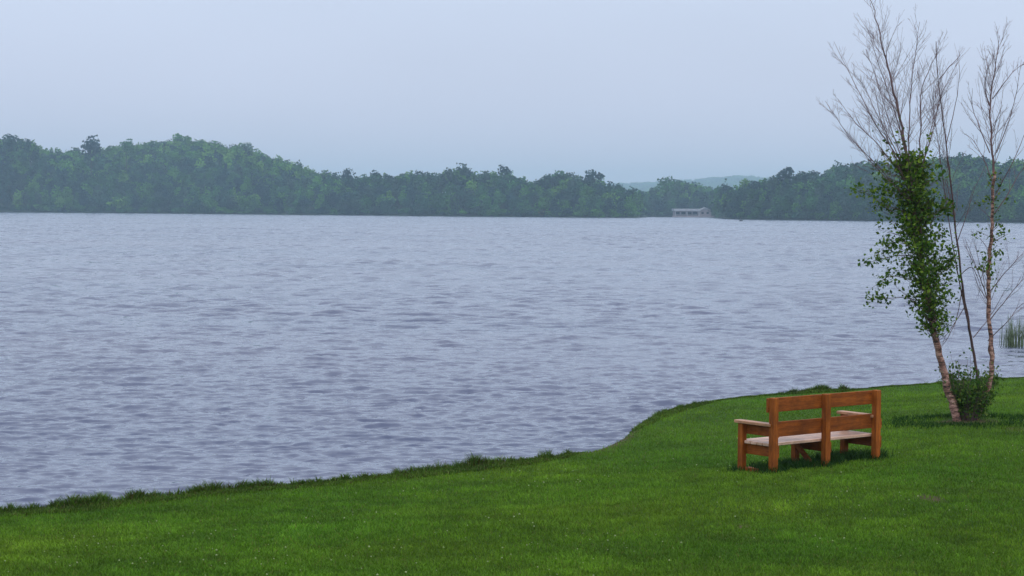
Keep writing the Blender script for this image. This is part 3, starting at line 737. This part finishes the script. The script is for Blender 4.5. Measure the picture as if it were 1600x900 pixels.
g4 = fbm(x*.9+70, y*2.0+3, 3); g5 = fbm(x*5, y*5+40, 2); tone = (.84+.32*g1)*(.74+.52*g2)*(.87+.26*g4)*(.68+.64*g5)*1.2
base = np.stack([(.082*(.75+.55*g1)), .172*np.ones_like(g1), .011*np.ones_like(g1)], 1)
col = base*tone[:, None]*(.62+.8*g3)[:, None]
dry = r.random(len(x)) < .045; col[dry] = np.array([.16, .18, .04])*(.6+.6*r.random(dry.sum()))[:, None]
z = lawn_z(x, y, d)
tag(blades('grass', x, y, z, (.016+.027*r.random(len(x)))*(.4+.7*g2+.6*g5), .0095*np.ones(len(x)), .8, col, r), 'short mown bright green lawn grass sloping to the lake', 'grass', kind='stuff')

# taller unmown fringe along the water
n_ = 220000; x = r.uniform(-13, 21, n_); tt = r.random(n_)**1.2
spike = .12+np.clip(vnoise(x*5.5, x*0+2)-.45, 0, 1)*1.6+np.clip(vnoise(x*17, x*0+5)-.5, 0, 1)*.9
body = np.clip(.3+1.5*(fbm(x*.75+31, x*0, 3)-.3), .06, 1.1)
bare = fade(.9, 1.25, x)*fade(2.3, 1.9, x)                # only a lip of soil where the bank turns
band = (.12+.45*body)*(1-.7*bare)*(1-.45*fade(3, 5, x))+.4*fade(2.0, 2.6, x)*fade(4.2, 3.0, x)
yS = shore_y(x); y = yS-.02-tt*band*(1+.25*r.random(n_)); d = fast_dist(x, y)
hh = (.030+.042*body+.10*spike*body*(tt < .4))*(.55+.75*r.random(n_))*(1-.35*tt)*(1-.75*bare)*(1-.15*fade(2.5, 4, x))+.07*(vnoise(x*9, x*0+1) > .62)*(tt < .3)*r.random(n_)
k = (r.random(n_) < .15+1.1*(fbm(x*2.7, y*2.7+8, 3))) & (d > .02); x, y, d, hh = x[k], y[k], d[k], hh[k]
g = fbm(x*1.4, y*1.4, 3); col = np.stack([.044+.05*g, .105+.07*g, .012+.004*g], 1)*(.6+.8*r.random(len(x)))[:, None]
brown = r.random(len(x)) < .16; col[brown] = np.array([.075, .055, .018])*(.6+.8*r.random(brown.sum()))[:, None]
pale = r.random(len(x)) < .07; col[pale] = np.array([.2, .25, .07])*(.6+.6*r.random(pale.sum()))[:, None]
tag(blades('shore_grass', x, y, lawn_z(x, y, d), hh, .013*np.ones(len(x)), .55, col, r), 'taller ragged dark green grass fringing the edge of the lake', 'grass', kind='stuff')

# uncut grass and weeds round the bench feet and the birches
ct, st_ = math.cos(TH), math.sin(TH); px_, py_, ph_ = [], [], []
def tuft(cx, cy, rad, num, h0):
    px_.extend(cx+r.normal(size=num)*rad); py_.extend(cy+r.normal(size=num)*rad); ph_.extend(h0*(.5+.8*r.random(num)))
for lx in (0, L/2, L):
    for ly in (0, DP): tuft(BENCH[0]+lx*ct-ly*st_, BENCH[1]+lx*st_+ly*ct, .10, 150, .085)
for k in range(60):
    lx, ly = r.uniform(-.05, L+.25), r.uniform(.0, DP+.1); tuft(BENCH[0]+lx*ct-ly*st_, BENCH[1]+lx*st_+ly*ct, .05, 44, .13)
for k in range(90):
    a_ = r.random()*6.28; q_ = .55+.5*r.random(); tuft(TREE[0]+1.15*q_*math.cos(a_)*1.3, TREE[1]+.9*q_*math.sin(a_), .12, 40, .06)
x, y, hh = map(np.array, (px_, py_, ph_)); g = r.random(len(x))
col = np.stack([.014+.016*g, .046+.04*g, .007+.006*g], 1)  # dark weeds, with the shade under bench and birches painted into the green
tag(blades('unmown_grass', x, y, lawn_z(x, y), hh, .012*np.ones(len(x)), .6, col, r), 'dark uncut grass with painted-in shade round the bench posts and birch trunks', 'grass', kind='stuff')

# clover heads sprinkled through the lawn
x, y, d = lawn_pts(8000); k = (d > .8) & (fbm(x*.5+60, y*.5, 3) > .52); x, y, d = x[k][:620], y[k][:620], d[k][:620]
z = lawn_z(x, y, d)+.045; th = np.arange(6)*math.pi/3; V = []; Q = []
s_ = .006+.006*r.random(len(x))**2
ring = lambda rr, zz_: np.stack([x[:, None]+np.cos(th)*(s_*rr)[:, None], y[:, None]+np.sin(th)*(s_*rr)[:, None], np.repeat((z+s_*zz_)[:, None], 6, 1)], -1)
v = np.concatenate([ring(.6, -.6), ring(1, 0), ring(.5, .75)], 1).reshape(-1, 3); i0 = np.arange(len(x))[:, None, None]*18
j = np.arange(6); jj = (j+1) % 6; q = np.concatenate([np.stack([j, jj, jj+6, j+6], 1), np.stack([j+6, jj+6, jj+12, j+12], 1)])[None]
hx = (i0[:, 0]+np.arange(12, 18)[None])
M_cl = plain('clover_heads', (.30, .36, .16), .8, .2)
tag(np_mesh('clover_flowers', v, [(i0+q).reshape(-1, 4), hx], M_cl), 'tiny pale clover heads scattered over the lawn', 'flowers', kind='stuff')

# ------------------------------------------------------------------ haze: even air round the whole scene
m = bpy.data.materials.new('haze_air'); m.use_nodes = True; n = m.node_tree; n.nodes.clear()
o_ = n.nodes.new('ShaderNodeOutputMaterial'); pv = n.nodes.new('ShaderNodeVolumePrincipled')
pv.inputs['Color'].default_value = (.63, .85, 1, 1); pv.inputs['Density'].default_value = HAZE; pv.inputs['Anisotropy'].default_value = 0.0
n.links.new(pv.outputs[0], o_.inputs['Volume'])
mb = MB(); x0, x1, y0, y1, z0, z1 = -3800, 3800, -60, 6400, -4, 130
mb.add([(x0, y0, z0), (x1, y0, z0), (x1, y1, z0), (x0, y1, z0), (x0, y0, z1), (x1, y0, z1), (x1, y1, z1), (x0, y1, z1)],
       [(0, 3, 2, 1), (4, 5, 6, 7), (0, 1, 5, 4), (1, 2, 6, 5), (2, 3, 7, 6), (3, 0, 4, 7)])
hz = mb.build('haze', m); tag(hz, 'even pale blue haze over the lake', 'haze', kind='stuff')
